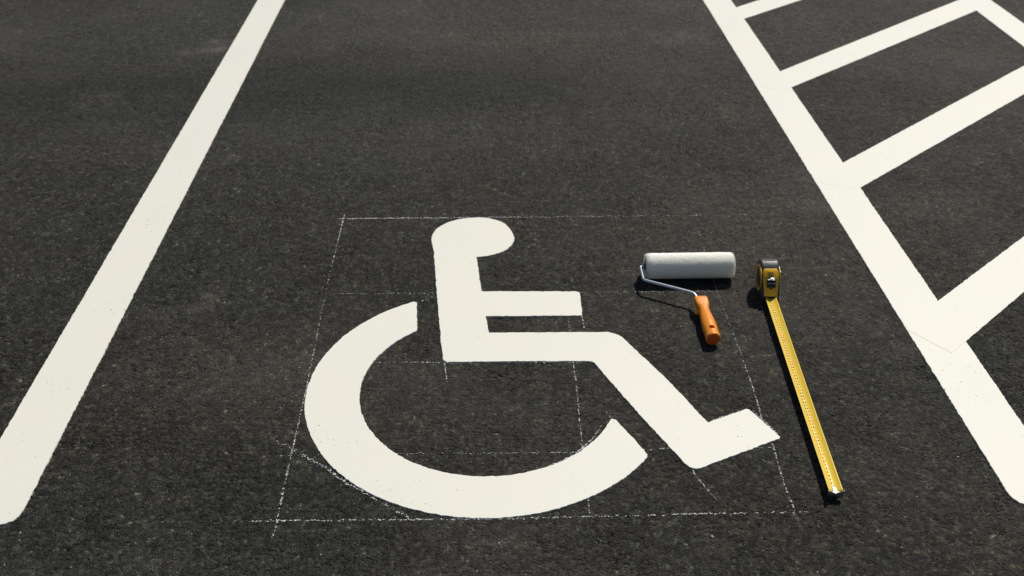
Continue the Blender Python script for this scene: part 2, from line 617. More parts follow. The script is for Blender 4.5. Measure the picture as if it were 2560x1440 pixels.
# slanting bars: upper edge (2 points), lower edge (2 points), where the end overlaps the bay line
bars = [
    (((1842, 19), (1905, 0)), ((1863, 52), (2019, 0)), (1786, 46), (1832, 57), 'far slanting white bar at the top edge, cut off by the frame'),
    (((1951, 179), (2398, 0)), ((1983, 224), (2441, 27)), (1890, 214), (1955, 229), 'second slanting white bar from the top, ending in the corner of the border line'),
    (((2111.5, 405.6), (2560, 165)), ((2154, 469), (2560, 236)), (2043, 457), (2140, 476), 'third slanting white bar from the top, between the second bar and the wide near bar'),
    (((2349, 750.7), (2560, 592)), ((2418, 852), (2560, 731)), (2268, 828), (2379, 884), 'nearest and widest slanting white bar, cracked paint seam where it meets the bay line'),
]
gdir = None
for i, (u, l, e1, e2, lab) in enumerate(bars):
    ua, ub, la_, lb_ = at(*u[0]), at(*u[1]), at(*l[0]), at(*l[1])
    if i == 0:
        # short visible stretch: take the heading of its neighbour
        d = (at(2398, 0) - at(1951, 179)).normalized()
        ub, lb_ = ua + d, la_ + d
    s0 = fa.xy.to_3d(); s1 = (fa.xy + dirL).to_3d()
    ue = cross(ua, ub, s0, s1) + (ub - ua).xy.normalized() * 0.035
    le = cross(la_, lb_, s0, s1) + (lb_ - la_).xy.normalized() * 0.035
    us = cross(ua, ub, ka, kb) + (ub - ua).xy.normalized() * 0.004
    e1v, e2v = at(*e1), at(*e2)
    P = [(us.x, us.y, 0), (ue.x, ue.y, 0.004), (le.x, le.y, 0.004), (e2v.x, e2v.y, 0.003), (e1v.x + .003, e1v.y, 0.003)]
    b_ = paint('hatch_bar', round_poly(P, 0), top=0.0020 if i == 3 else 0.00172, k=10 + i, amp=0.0012)
    tag(b_, lab, 'road marking', 'slanting bars of the hatched strip')


# wheelchair symbol
sym = empty('wheelchair_symbol', at(1230, 1000))
tag(sym, 'white painted wheelchair symbol in the middle of the bay, framed by chalk lines', 'road marking')
fig = pix((1079, 603), (1080, 592), (1086, 580), (1098, 569), (1118, 558), (1145, 550), (1172, 546), (1200, 545), (1228, 548), (1255, 557),
          (1272, 570), (1281, 584), (1285, 597), (1280, 611), (1266, 624), (1245, 634), (1222, 640), (1205, 642.5), (1191, 643.5, .003),
          (1199, 700), (1204, 729.5, .003), (1449, 730, .012), (1455, 790, .005), (1214, 791.5, .003), (1221.5, 833, .003),
          (1541, 831, .03), (1678, 960), (1769, 1057.5, .003), (1870.5, 1022, .008), (1952, 1095.5, .006), (1731, 1178, .02),
          (1675, 1119), (1597, 1035), (1531, 960), (1482, 903, .012), (1109.5, 905.5, .010), (1102, 854), (1092, 730), (1084, 625))
# smooth the head by a spline through its measured points
hd = [Vector(p[:2]) for p in fig[:19]]


def catmull(P, m=4):
    out = []
    for i in range(len(P) - 1):
        p0 = P[max(0, i - 1)]; p1 = P[i]; p2 = P[i + 1]; p3 = P[min(len(P) - 1, i + 2)]
        for k in range(m):
            t = k / m
            out.append(0.5 * ((2 * p1) + (p2 - p0) * t + (2 * p0 - 5 * p1 + 4 * p2 - p3) * t * t + (3 * p1 - p0 - 3 * p2 + p3) * t ** 3))
    out.append(P[-1])
    return out


def move_to(o, root):
    o.parent = root
    o.matrix_parent_inverse = Matrix.Translation(-Vector(root.location))


rest = round_poly([fig[-1]] + [fig[18]] + fig[19:], 0)[1:]
outline = catmull(hd) + [p for p in rest if (p - hd[-1]).length > 1e-5]
o_ = paint('seated_figure', outline, k=21)
move_to(o_, sym)


def fit(P):
    Q = np.array([(v[0], v[1]) for v in pix(*P)])
    m = Q.mean(0); q_ = Q - m
    M = np.c_[q_[:, 0] ** 2, q_[:, 1] ** 2, q_[:, 0], q_[:, 1]]
    A_, B_, C_, D_ = np.linalg.lstsq(M, np.ones(len(q_)), rcond=None)[0]
    cx, cy = -C_ / 2 / A_, -D_ / 2 / B_
    kk = 1 + A_ * cx * cx + B_ * cy * cy
    return cx + m[0], cy + m[1], math.sqrt(kk / A_), math.sqrt(kk / B_)


outer = [(1034.6, 755), (942.8, 790), (864, 841), (808, 893.7), (769, 959), (763.5, 1006), (771, 1067), (798.6, 1131), (859.7, 1193.7),
         (905.5, 1222.8), (982, 1258), (1089, 1287), (1211, 1296), (1300, 1291.5), (1378, 1276), (1487.5, 1236.6), (1569, 1190), (1618, 1143)]
inner = [(1041, 828), (982, 861), (933, 905), (903.4, 959), (896, 990.5), (899.4, 1021), (924, 1076), (966.6, 1116), (1028, 1152.5),
         (1113, 1181.5), (1211, 1192), (1300, 1187.6), (1350, 1175.6), (1425, 1147.5), (1487.5, 1094), (1525, 1053)]


def arc(P, rev=False):
    cx, cy, a, b = fit(P)
    s, e = at(*P[0]), at(*P[-1])
    t0 = math.atan2((s.y - cy) / b, (s.x - cx) / a)
    t1 = math.atan2((e.y - cy) / b, (e.x - cx) / a)
    if t1 < t0: t1 += 2 * math.pi
    out = [Vector((cx + a * math.cos(t0 + (t1 - t0) * k / 90), cy + b * math.sin(t0 + (t1 - t0) * k / 90))) for k in range(91)]
    # keep the measured end corners
    out[0] = s.xy; out[-1] = e.xy
    return out


wo_ = arc(outer)
wi_ = arc(inner)
wheel = wo_ + [at(1617, 1136).xy, at(1606, 1122).xy, at(1540, 1051).xy, at(1530, 1048).xy] + wi_[::-1] + [at(1042, 820).xy, at(1041, 757).xy]
o_ = paint('wheel_arc', wheel, k=22)
move_to(o_, sym)


# ------------------------------------------------------------ chalk guide lines
def chalk(P, label, strength=1.0, width=0.0025, gaps=0.5, seed=0):
    """dry chalk dragged over the stones: it catches on the tops only"""
    r = np.random.default_rng(900 + seed)
    V, Fc = [], []
    for (seg) in P:
        pts = [at(*p[:2]).xy for p in seg]
        st = [p[2] if len(p) > 2 else strength for p in seg]
        for a, b, s0, s1 in zip(pts[:-1], pts[1:], st[:-1], st[1:]):
            L_ = (b - a).length
            n = int(L_ / 0.0011)
            d = (b - a).normalized()
            nn = Vector((-d.y, d.x))
            t = r.random(n)
            off = r.normal(0, width * 0.36, n)
            X = a.x + d.x * t * L_ + nn.x * off
            Y = a.y + d.y * t * L_ + nn.y * off
            X = X + 0.0012 * (vnoise(X, Y, 0.05, 700 + seed) - 0.5)
            hh, _, _ = relief(X, Y)
            dens = (s0 + (s1 - s0) * t) * (0.45 + 1.1 * vnoise(X, Y, 0.03, 720 + seed)) * (0.5 + 1.0 * vnoise(X, Y, 0.008, 733))
            dens = np.maximum(dens, 0.05)
            keep = (hh > -0.0024) & (r.random(n) < dens * gaps * 1.9)
            cell = np.floor(t * L_ / 0.012).astype(int)
            _, first = np.unique(cell, return_index=True)
            keep[first] = True
            for x, y, h_ in zip(X[keep], Y[keep], hh[keep]):
                s = 0.0004 + 0.0009 * r.random() ** 1.3 * (0.6 + 0.6 * (s0 + s1) / 2)
                m = len(V)
                a0 = r.random() * 6.28
                z = h_ + 0.00045
                k = 5
                for q_ in range(k):
                    rr_ = s * (0.65 + 0.5 * r.random())
                    cu_, sv_ = 1.5 * rr_ * math.cos(a0 + q_ * 6.283 / k), .85 * rr_ * math.sin(a0 + q_ * 6.283 / k)
                    V.append((x + d.x * cu_ + nn.x * sv_, y + d.y * cu_ + nn.y * sv_, z - 0.0003))
                V.append((x, y, z + 0.0002))
                for q_ in range(k):
                    Fc.append((m + q_, m + (q_ + 1) % k, m + k))
    o = py_obj('chalk_line', V, Fc, CHALK)
    tag(o, label, 'chalk line', 'chalk guide lines around the wheelchair symbol')
    return o


chalk([[(843, 547, .3), (856, 546.5, 2.4), (1000, 545, 2.4), (1200, 543, 1.7), (1400, 541, 1.1), (1600, 539.5, .7), (1690, 539, .4), (1725, 538.8, .12), (1738, 538.5, .9), (1757, 538, .8)]],
      'long chalk line just above the head of the wheelchair symbol', seed=1)
chalk([[(862, 535, .6), (858, 549, 1.1), (843, 610, 1.0), (827, 670, .35), (800, 800, .4), (780, 900, .5), (764, 980, .9), (750, 1040, .7), (731, 1123, .9), (708, 1225, .8), (693, 1300, 1.0), (688, 1320, .6), (679, 1348, .5)]],
      'slanting chalk line left of the wheel, crossing the bottom chalk line', seed=2)
chalk([[(985, 590, .35), (1082, 590, .4), (1287, 589, .35), (1366, 589, .2)]], 'faint short chalk line passing behind the middle of the head', seed=3)
chalk([[(832, 734, .3), (1000, 733, .55), (1092, 732, .6), (1452, 730.5, .5), (1560, 729.5, .45), (1590, 729, .6), (1700, 728.5, .6), (1780, 727.5, .3)]],
      'faint chalk line at arm height, running on under the wire of the paint roller', seed=4)
chalk([[(755, 907, .35), (785, 907, .35), (932, 905, .7), (1112, 905.5, 1.0), (1114, 906.5, .6), (1484, 905.5, .5)]],
      'chalk line level with the bottom of the seat inside the wheel', seed=5)
chalk([[(648, 1138.5, .25), (805, 1137, .3), (995, 1133, .5), (1220, 1132, .7), (1455, 1130, .7), (1612, 1124, .8), (1674, 1121, .7), (1900, 1118, .7), (1950, 1117, .5)]],
      'broken chalk line across the lower wheel, reappearing beside the foot', seed=6)
chalk([[(370, 1305, .03), (560, 1303, .12), (615, 1302.5, .3), (624, 1302.5, 1.1), (700, 1301, 1.2), (1000, 1298.5, 1.15), (1215, 1297.5, 1.0), (1500, 1290, 1.2), (1750, 1284, 1.2), (1960, 1279.5, .9), (2022, 1278, .7)]],
      'long chalk line along the bottom, touching the lowest point of the wheel', seed=7)
chalk([[(1421, 791, .5), (1425, 830, .6), (1433, 903, .8), (1440, 960, 1.1), (1450, 1060, 1.0), (1457, 1124, 1.0), (1470, 1245, .8), (1474, 1282, .5)]],
      'upright chalk line through the wheel below the knee end of the seat', seed=8)
chalk([[(1455, 789, .9), (1461, 822, .6)]], 'very short chalk tick at the free end of the arm bar', seed=9)
chalk([[(1110, 903, 1.0), (1118, 955, .5)]], 'short chalk tick hanging below the rear corner of the seat', seed=10)
chalk([[(1747, 575, .25), (1760, 622, .35), (1778, 680, .25), (1797, 740, .25), (1815, 785, .4), (1846, 868, .5), (1870, 935, .7), (1891, 996, 1.0), (1902, 1037, .9), (1911, 1066, .7), (1930, 1107, .7), (1953, 1185, .8), (1970, 1232, .9), (1988, 1280, 1.0), (1997, 1306, .4)]],
      'slanting chalk line on the right, running beside the foot towards the yellow tape', seed=11)
chalk([[(680, 1095, .6), (700, 1107, .7), (712, 1112, .3), (731, 1123.5, .7), (760, 1140, 1.3), (814, 1169, 1.5), (860, 1203, 1.7), (893, 1221, 1.3), (930, 1241, .9), (966.6, 1262.5, 1.1), (1000, 1281, .9), (1028, 1297, .8)]],
      'thick diagonal chalk line grazing the lower left of the wheel', width=0.0042, seed=12)
chalk([[(1729, 1173, .9), (1750, 1201, .9), (1775, 1230, .9), (1792, 1249, .4)]], 'short diagonal chalk line leaving the heel of the foot', seed=13)
chalk([[(1041, 757, .9), (1060, 750, .7), (1091, 737, .8)]], 'short chalk line bridging the wheel tip and the back of the figure', seed=14)
chalk([[(1515, 1026, .4), (1531, 1050, .5)]], 'tiny chalk tick at the upper tip of the wheel beside the shin', seed=15)
chalk([[(1335, 1177, .8), (1375, 1164, .9), (1425, 1142, 1.1), (1460, 1117, 1.3), (1485, 1090, .9), (1505, 1064, .5)]],
      'curved chalk line following the inner edge of the wheel', seed=16)
chalk([[(1775, 1053, .8), (1810, 1040, .9), (1855, 1024, .7)]], 'chalk line drawn along the upper edge of the foot', seed=17)
chalk([[(1882, 1026, .6), (1915, 1056, .9), (1945, 1083, .7)]], 'chalk line drawn along the toe end of the foot', seed=18)

# ------------------------------------------------------------ loose grit
def grit():
    r = np.random.default_rng(5)
    me_ = bpy.data.meshes.new('loose_grit')
    V, Fc, Cc = [], [], []
    tones = [(.13, .125, .11), (.17, .165, .15), (.19, .15, .095), (.20, .09, .055), (.30, .29, .26), (.10, .098, .09), (.17, .155, .08), (.50, .48, .45)]
    W = [.26, .20, .08, .03, .07, .31, .035, .015]

    def stone_(x, y, s, c, z=0.0):
        m = len(V)
        a0 = r.random() * 6.28
        el = 0.6 + 0.6 * r.random()
        th = r.random() * 6.28
        for q_ in range(6):
            rr_ = s * (0.75 + 0.4 * r.random())
            u, v = rr_ * math.cos(a0 + q_ * 1.047), rr_ * el * math.sin(a0 + q_ * 1.047)
            V.append((x + u * math.cos(th) - v * math.sin(th), y + u * math.sin(th) + v * math.cos(th), z - 0.0005))
        V.append((x + s * .2 * (r.random() - .5), y + s * .2 * (r.random() - .5), z + s * (.45 + .4 * r.random())))
        for q_ in range(6):
            Fc.append((m + q_, m + (q_ + 1) % 6, m + 6))
        Cc.extend([c] * 7)

    n = 17000
    X = r.uniform(-2.6, 2.6, n)
    Y = 1.25 + 3.6 * r.random(n) ** 1.3
    hh, _, _ = relief(X, Y)
    for x, y, h_ in zip(X, Y, hh):
        c = tones[r.choice(len(tones), p=W)]
        stone_(x, y, 0.0007 + 0.0019 * r.random() ** 2.6, c, h_ + .0003)
    # the crumbs one can point at
    for px, py, s, c in ((50, 1331, .0035, (.55, .5, .38)), (97, 1330, .002, (.5, .45, .33)), (48, 1350, .0035, (.55, .47, .33)), (10, 1412, .004, (.42, .38, .22)),
                         (1247, 1357, .0035, (.7, .7, .72)), (1254, 1352, .002, (.65, .65, .68)), (2395, 1141, .003, (.7, .7, .66)), (2012, 1279, .003, (.6, .6, .6)),
                         (1866, 471, .0035, (.6, .6, .58)), (873, 472, .003, (.6, .6, .58)), (584, 389, .004, (.5, .5, .5)), (705, 585, .002, (.75, .75, .75)),
                         (1846, 778, .0024, (.7, .68, .64)), (1835, 786, .0016, (.6, .58, .55)), (1818, 789, .0016, (.6, .58, .5)), (1765, 870, .0018, (.55, .52, .5)),
                         (1420, 310, .003, (.5, .18, .08)), (1640, 345, .003, (.5, .35, .3)), (1815, 234, .005, (.5, .48, .46)), (2002, 1320, .0024, (.4, .1, .06)),
                         (2288, 1380, .004, (.42, .26, .15)), (2175, 1110, .003, (.3, .17, .1)), (2242, 1070, .0025, (.36, .3, .2)), (1737, 1317, .0045, (.2, .19, .12)),
                         (1235, 1140, .006, (.11, .10, .08)), (484, 1062, .003, (.5, .4, .28)), (1100, 1016, .002, (.5, .4, .32)), (960, 985, .002, (.02, .02, .02)),
                         (645, 773, .002, (.7, .7, .66)), (560, 882, .0022, (.45, .38, .25)), (305, 1355, .0025, (.5, .47, .3)), (2003, 930, .002, (.6, .6, .58)),
                         (1700, 905, .002, (.4, .3, .25)), (95, 962, .002, (.5, .5, .5)), (338, 1357, .0026, (.5, .48, .3)), (400, 1400, .002, (.5, .48, .36)), (420, 1405, .0022, (.5, .48, .36)), (455, 1407, .002, (.5, .48, .36))):
        p = at(px, py)
        stone_(p.x, p.y, s * .55, c, 0.0)
    # white crumbs of paint and dried chalk
    for cx, cy, k_, sp in ((1245, 1362, 26, .02), (1500, 1355, 14, .008), (1860, 1300, 8, .05), (300, 250, 30, .08), (505, 752, 14, .012), (590, 392, 8, .01), (1738, 538, 6, .012),
                           (2350, 1265, 18, .05), (420, 1402, 22, .03), (620, 645, 8, .02), (1600, 1120, 10, .03), (880, 1215, 30, .02)):
        p = at(cx, cy)
        for _ in range(k_):
            x, y = p.x + r.normal(0, sp), p.y + r.normal(0, sp)
            v = .4 + .35 * r.random()
            stone_(x, y, .0004 + .0007 * r.random(), (v, v, v * .96), 0.0)
    # spatter thrown just past the painted edges
    for A_, N_ in EDGES:
        for i in np.nonzero(r.random(len(A_)) < 0.17)[0]:
            if not (1.2 < A_[i][1] < 3.8): continue
            o2 = .0012 + abs(r.normal(0, .0035))
            x, y = A_[i] + N_[i] * o2
            h_ = float(relief(np.array([x]), np.array([y]))[0][0])
            v = .35 + .35 * r.random()
            stone_(x, y, .0003 + .0006 * r.random() ** 2, (v, v, v * .93), h_ + .0003)
    me_.from_pydata(V, [], Fc)
    ca = me_.color_attributes.new('tone', 'FLOAT_COLOR', 'POINT')
    ca.data.foreach_set('color', np.c_[np.array(Cc, np.float32), np.ones(len(Cc), np.float32)].ravel())
    m, nt, b = material('loose grit')
    ta = N(nt, 'ShaderNodeAttribute', attribute_name='tone')
    nt.links.new(ta.outputs['Color'], b.inputs['Base Color'])
    b.inputs['Roughness'].default_value = 0.7
    o = link_mesh('loose_grit', me_, m)
    tag(o, 'loose grit, paint crumbs and sand grains scattered over the dark asphalt', 'grit', kind='stuff')


grit()

# ------------------------------------------------------------ paint roller
R_ = 0.0315                                       # radius over the nap
pl, pr_ = at(1613, 665.5, R_), at(1832, 662.5, R_)
ax = (pr_ - pl)
LEN = ax.length
roller = empty('paint_roller', (pl.x, pl.y, 0), math.atan2(ax.y, ax.x))
tag(roller, 'white fluffy paint roller with orange handle lying between the symbol and the tape', 'paint roller')
INV = (Matrix.Translation(roller.location) @ Matrix.Rotation(roller.rotation_euler.z, 4, 'Z')).inverted()


def rl(px, py, z):
    return INV @ at(px, py, z)


def lathe(prof, seg=64, close=False):
    """revolve (x, r) about the local X axis at height R_"""
    bm = bmesh.new()
    rings = []
    for x, r in prof:
        rings.append([bm.verts.new((x, r * math.cos(2 * math.pi * k / seg), R_ + r * math.sin(2 * math.pi * k / seg))) for k in range(seg)])
    pairs = list(zip(rings[:-1], rings[1:])) + ([(rings[-1], rings[0])] if close else [])
    for a, b in pairs:
        for k in range(seg):
            bm.faces.new((a[k], a[(k + 1) % seg], b[(k + 1) % seg], b[k]))
    return bm, rings


rin = 0.0195
prof = [(0.0, rin), (-0.001, rin + .002), (-0.0015, rin + .005), (0.0005, R_ - .0035), (0.004, R_ - .0012), (0.009, R_ - .0002)]
nseg = 60
prof += [(0.012 + (LEN - 0.024) * k / nseg, R_) for k in range(nseg + 1)]
prof += [(LEN - .008, R_ - .0002), (LEN - .003, R_ - .002), (LEN, R_ - .006), (LEN + .001, rin + .004), (LEN, rin)]
prof += [(LEN * .5, rin)]
bm, _ = lathe(prof, 120, True)
for v in bm.verts:
    r = math.hypot(v.co.y, v.co.z - R_)
    if r > rin + .001:
        a = math.atan2(v.co.z - R_, v.co.y)
        n_ = float(vnoise(np.array([v.co.x]), np.array([a * R_]), 0.006, 3)[0] + .6 * vnoise(np.array([v.co.x]), np.array([a * R_]), 0.0025, 4)[0]) - .8
        f = 1 + n_ * 0.022
        if v.co.z - R_ < -0.8 * r: f = min(f, 1)
        v.co.y *= f
        v.co.z = R_ + (v.co.z - R_) * f
sleeve = bm_obj('sleeve', bm, NAP, roller, smooth=False)
sleeve.data.polygons.foreach_set('use_smooth', [True] * len(sleeve.data.polygons))
r = np.random.default_rng(3)
V, Fc = [], []
for i in range(8500):
    x = r.uniform(-.001, LEN + .001) if i % 4 else (LEN + .001 - abs(r.normal(0, .003)) if i % 8 else -.001 + abs(r.normal(0, .003)))
    a = r.uniform(0, 2 * math.pi)
    endd = min(x, LEN - x)
    rad = R_ - .0006 - (max(0, .006 - endd) / .006) ** 2 * .0035
    base = Vector((x, rad * math.cos(a), R_ + rad * math.sin(a)))
    out = Vector((0, math.cos(a), math.sin(a)))
    if endd < .005:
        out = (out + Vector((-1 if x < LEN / 2 else 1, 0, 0)) * r.uniform(0, .9)).normalized()
    tan = Vector((r.normal(0, .6), -math.sin(a) * r.normal(0, .6), math.cos(a) * r.normal(0, .6)))
    tip = base + (out * r.uniform(.15, .75) + tan).normalized() * r.uniform(.0010, .0026)
    tip.z = max(tip.z, .0003)
    side = out.cross(tip - base)
    if side.length < 1e-7: continue
    side = side.normalized() * .00035
    m = len(V)
    V += [base - side, base + side, tip]
    Fc.append((m, m + 1, m + 2))
nap = py_obj('nap', V, Fc, NAP, sleeve)
nap['kind'] = 'stuff'
# hollow end: cardboard core and dark plastic bearing
bm, _ = lathe([(0.0012, rin - .0001), (0.0012, rin - .0022), (0.02, rin - .0022), (0.02, rin - .0001)], 48, True)
bm_obj('sleeve_core', bm, CORE, roller, smooth=True)
bm, rings = lathe([(0.006, rin - .0024), (0.004, .013), (0.002, .008), (-.003, .0072), (-.0032, .0045)], 40)
bm.faces.new(rings[-1])
bm.faces.new(list(reversed(rings[0])))
bm_obj('end_cap', bm, CAP, roller, smooth=True)


def tube(pts, rad, seg=12):
    bm = bmesh.new()
    P = [Vector(p) for p in pts]
    prev = None
    up = Vector((0, 0, 1))
    for i, p in enumerate(P):
        t = (P[min(i + 1, len(P) - 1)] - P[max(i - 1, 0)]).normalized()
        a = t.cross(up)
        if a.length < .05: a = t.cross(Vector((0, 1, 0)))
        a.normalize()
        b = a.cross(t).normalized()
        rr_ = rad[i] if isinstance(rad, list) else rad
        ring = [bm.verts.new(p + a * rr_ * math.cos(2 * math.pi * k / seg) + b * rr_ * math.sin(2 * math.pi * k / seg)) for k in range(seg)]
        if prev:
            for k in range(seg):
                bm.faces.new((prev[k], prev[(k + 1) % seg], ring[(k + 1) % seg], ring[k]))
        else:
            bm.faces.new(ring)
        prev = ring
    bm.faces.new(list(reversed(prev)))
    return bm


def bend(P, rad=.008, m=6):
    """polyline with rounded corners"""
    P = [Vector(p) for p in P]
    out = [P[0]]
    for i in range(1, len(P) - 1):
        u, v = (P[i - 1] - P[i]), (P[i + 1] - P[i])
        q_ = min(rad, u.length * .45, v.length * .45)
        a, b = P[i] + u.normalized() * q_, P[i] + v.normalized() * q_
        for k in range(m + 1):
            t = k / m
            out.append(a * (1 - t) ** 2 + P[i] * 2 * t * (1 - t) + b * t * t)
    out.append(P[-1])
    return out


WZ = 0.0300
rod = bend([Vector((.010, 0, R_)), rl(1600.5, 667, R_), rl(1609, 700, WZ), rl(1731, 731.5, WZ), rl(1739, 738, WZ - .001), rl(1747, 757, WZ - .005)], .007)
bm_obj('wire_frame', tube(rod, .0035, 14), STEEL, roller, smooth=True)

# handle: lofted grip
hA = rl(1750.5, 747, .0255)
hB = rl(1783.5, 848, .0178)
hd_ = (hB - hA)
HL = hd_.length
hx = hd_.normalized()
hy = Vector((0, 0, 1)).cross(hx).normalized()
hz_ = hx.cross(hy).normalized()
secs = [  # t, half width, half height, squareness, lift
    (0.000, .0135, .0075, 5, 0.001), (0.012, .0148, .0088, 5, 0.001), (0.05, .0155, .0098, 5, 0.001), (0.14, .0156, .0104, 4.6, 0.0005), (0.20, .0148, .0110, 3.6, 0),
    (0.26, .0126, .0115, 2.6, 0), (0.33, .0120, .0118, 2.3, 0), (0.42, .0133, .0128, 2.1, 0), (0.52, .0152, .0143, 2.0, 0),
    (0.64, .0164, .0155, 2.0, 0), (0.76, .0166, .0160, 2.0, 0), (0.86, .0161, .0160, 2.0, 0), (0.92, .0160, .0160, 2.0, 0),
    (0.96, .0167, .0166, 2.0, 0), (0.985, .0166, .0166, 2.0, 0), (1.0, .0156, .0156, 2.0, 0)]
bm = bmesh.new()
SEG = 40
prev = None
ts = []
for i in range(len(secs) - 1):
    for k in range(4):
        t = k / 4
        t = t * t * (3 - 2 * t) if 2 < i < 12 else t
        ts.append(tuple(a + (b - a) * t for a, b in zip(secs[i], secs[i + 1])))
ts.append(secs[-1])
for t, w, h_, e_, lf in ts:
    c = hA + hx * (HL * t) + Vector((0, 0, lf))
    ring = []
    for k in range(SEG):
        a = 2 * math.pi * k / SEG
        ca, sa = math.cos(a), math.sin(a)
        ring.append(bm.verts.new(c + hy * (w * math.copysign(abs(ca) ** (2 / e_), ca)) + hz_ * (h_ * math.copysign(abs(sa) ** (2 / e_), sa))))
    if prev:
        for k in range(SEG):
            bm.faces.new((prev[k], prev[(k + 1) % SEG], ring[(k + 1) % SEG], ring[k]))
    else:
        bm.faces.new(ring)
    prev = ring
bm.faces.new(list(reversed(prev)))
handle = bm_obj('handle', bm, ORANGE, roller)
# hanging hole bored through the grip
cut = bmesh.new()
bmesh.ops.create_cone(cut, cap_ends=True, segments=28, radius1=.0064, radius2=.0064, depth=.06)
cme = bpy.data.meshes.new('cut')
Mx = Matrix((hx, hy, hz_)).transposed().to_4x4()
Mx.translation = hA + hx * (HL * .835)
cut.transform(Mx)
cut.to_mesh(cme); cut.free()
cob = bpy.data.objects.new('cut', cme)
COL.objects.link(cob)
cob.parent = roller
md = handle.modifiers.new('hole', 'BOOLEAN')
md.object = cob
md.solver = 'EXACT'
dg = bpy.context.evaluated_depsgraph_get()
nm = bpy.data.meshes.new_from_object(handle.evaluated_get(dg))
handle.modifiers.clear()
handle.data = nm
bpy.data.objects.remove(cob)
if not nm.materials: nm.materials.append(ORANGE)
nm.polygons.foreach_set('use_smooth', [True] * len(nm.polygons))
nm.set_sharp_from_angle(angle=math.radians(50))
# plug in the butt of the grip
bm = bmesh.new()
prev = None
c0 = hA + hx * HL
for dx, rr_ in ((-.002, .0140), (.0006, .0140), (.0011, .0132), (.0011, .006)):
    ring = [bm.verts.new(c0 + hx * dx + hy * rr_ * math.cos(k * 2 * math.pi / 40) + hz_ * rr_ * math.sin(k * 2 * math.pi / 40)) for k in range(40)]
    if prev:
        for k in range(40):
            bm.faces.new((prev[k], prev[(k + 1) % 40], ring[(k + 1) % 40], ring[k]))
    prev = ring
bm.faces.new(prev)
bm_obj('butt_plug', bm, REDORANGE_SHADE, handle, smooth=True)
# finger stop under the neck
fs0 = hA + hx * (HL * .26) + hy * 0
side = -1 if (hy.dot(Vector((-1, 0, 0))) < 0) else 1
fp = [fs0 + hz_ * (-.004) + hy * side * .004, fs0 + hx * (.004) + hz_ * (-.008) + hy * side * .0115, fs0 + hx * (-.001) + hz_ * (-.0105) + hy * side * .0165, fs0 + hx * (-.009) + hz_ * (-.0105) + hy * side * .0175]
fpts = bend(fp, .006, 4)
nf = len(fpts)
bm_obj('finger_stop', tube(fpts, [.0065 - .0025 * i / (nf - 1) - (.0018 if i == nf - 1 else 0) for i in range(nf)], 14), ORANGE, handle, smooth=True)

# ------------------------------------------------------------ tape measure
BH = 0.0150                                        # height of the blade's underside
b0 = at(1925.5, 745, BH)
b1 = at(2089.5, 1232, BH)
bd = (b1 - b0)
BL = bd.length
tape = empty('tape_measure', (b0.x, b0.y, 0), math.atan2(bd.y, bd.x))
tag(tape, 'black and yellow tape measure standing up with its yellow blade pulled out towards the viewer', 'tape measure')
# local axes: +x along the blade towards the viewer, +y to the blade's left as seen by it, z up
CW = 0.0215                                        # half width
prof = [(.001, .004), (.0025, .012), (.0012, .020), (-.005, .032), (-.0125, .045), (-.0205, .0575), (-.031, .069), (-.044, .0785), (-.058, .0830),
        (-.071, .0800), (-.082, .0715), (-.089, .058), (-.091, .043), (-.089, .027), (-.083, .013), (-.072, .003), (-.060, 0), (-.006, 0)]


def extrude_profile(P, y0, y1):
    bm = bmesh.new()
    a = [bm.verts.new((x, y0, z)) for x, z in P]
    b = [bm.verts.new((x, y1, z)) for x, z in P]
    bm.faces.new(a)
    bm.faces.new(list(reversed(b)))
    n = len(P)
    for i in range(n):
        bm.faces.new((a[i], b[i], b[(i + 1) % n], a[(i + 1) % n]))
    return bm


def smooth_prof(P, m=3):
    Q = [Vector(p) for p in P]
    n = len(Q)
    out = []
    for i in range(n):
        p0, p1, p2, p3 = Q[i - 1], Q[i], Q[(i + 1) % n], Q[(i + 2) % n]
        for k in range(m):
            t = k / m
            out.append(0.5 * ((2 * p1) + (p2 - p0) * t + (2 * p0 - 5 * p1 + 4 * p2 - p3) * t * t + (3 * p1 - p0 - 3 * p2 + p3) * t ** 3))
    return out


PS = smooth_prof(prof)
bm = extrude_profile(PS, -CW, CW)
bmesh.ops.recalc_face_normals(bm, faces=bm.faces)
ed = [e for e in bm.edges if abs(abs(e.verts[0].co.y) - CW) < 1e-6 and abs(e.verts[0].co.y - e.verts[1].co.y) < 1e-6]
bmesh.ops.bevel(bm, geom=ed, offset=.0055, segments=4, affect='EDGES', profile=.55)
case = bm_obj('case', bm, RUBBER, tape, smooth=True)
# moulded ribs over the top of the rubber
for k in range(1):
    pass


def front(z):
    """x of the front of the case at height z"""
    fr_ = [(x, zz) for x, zz in prof[:9]]
    for (x0, z0), (x1, z1) in zip(fr_[:-1], fr_[1:]):
        if z0 <= z <= z1:
            return x0 + (x1 - x0) * (z - z0) / (z1 - z0)
    return fr_[-1][0]


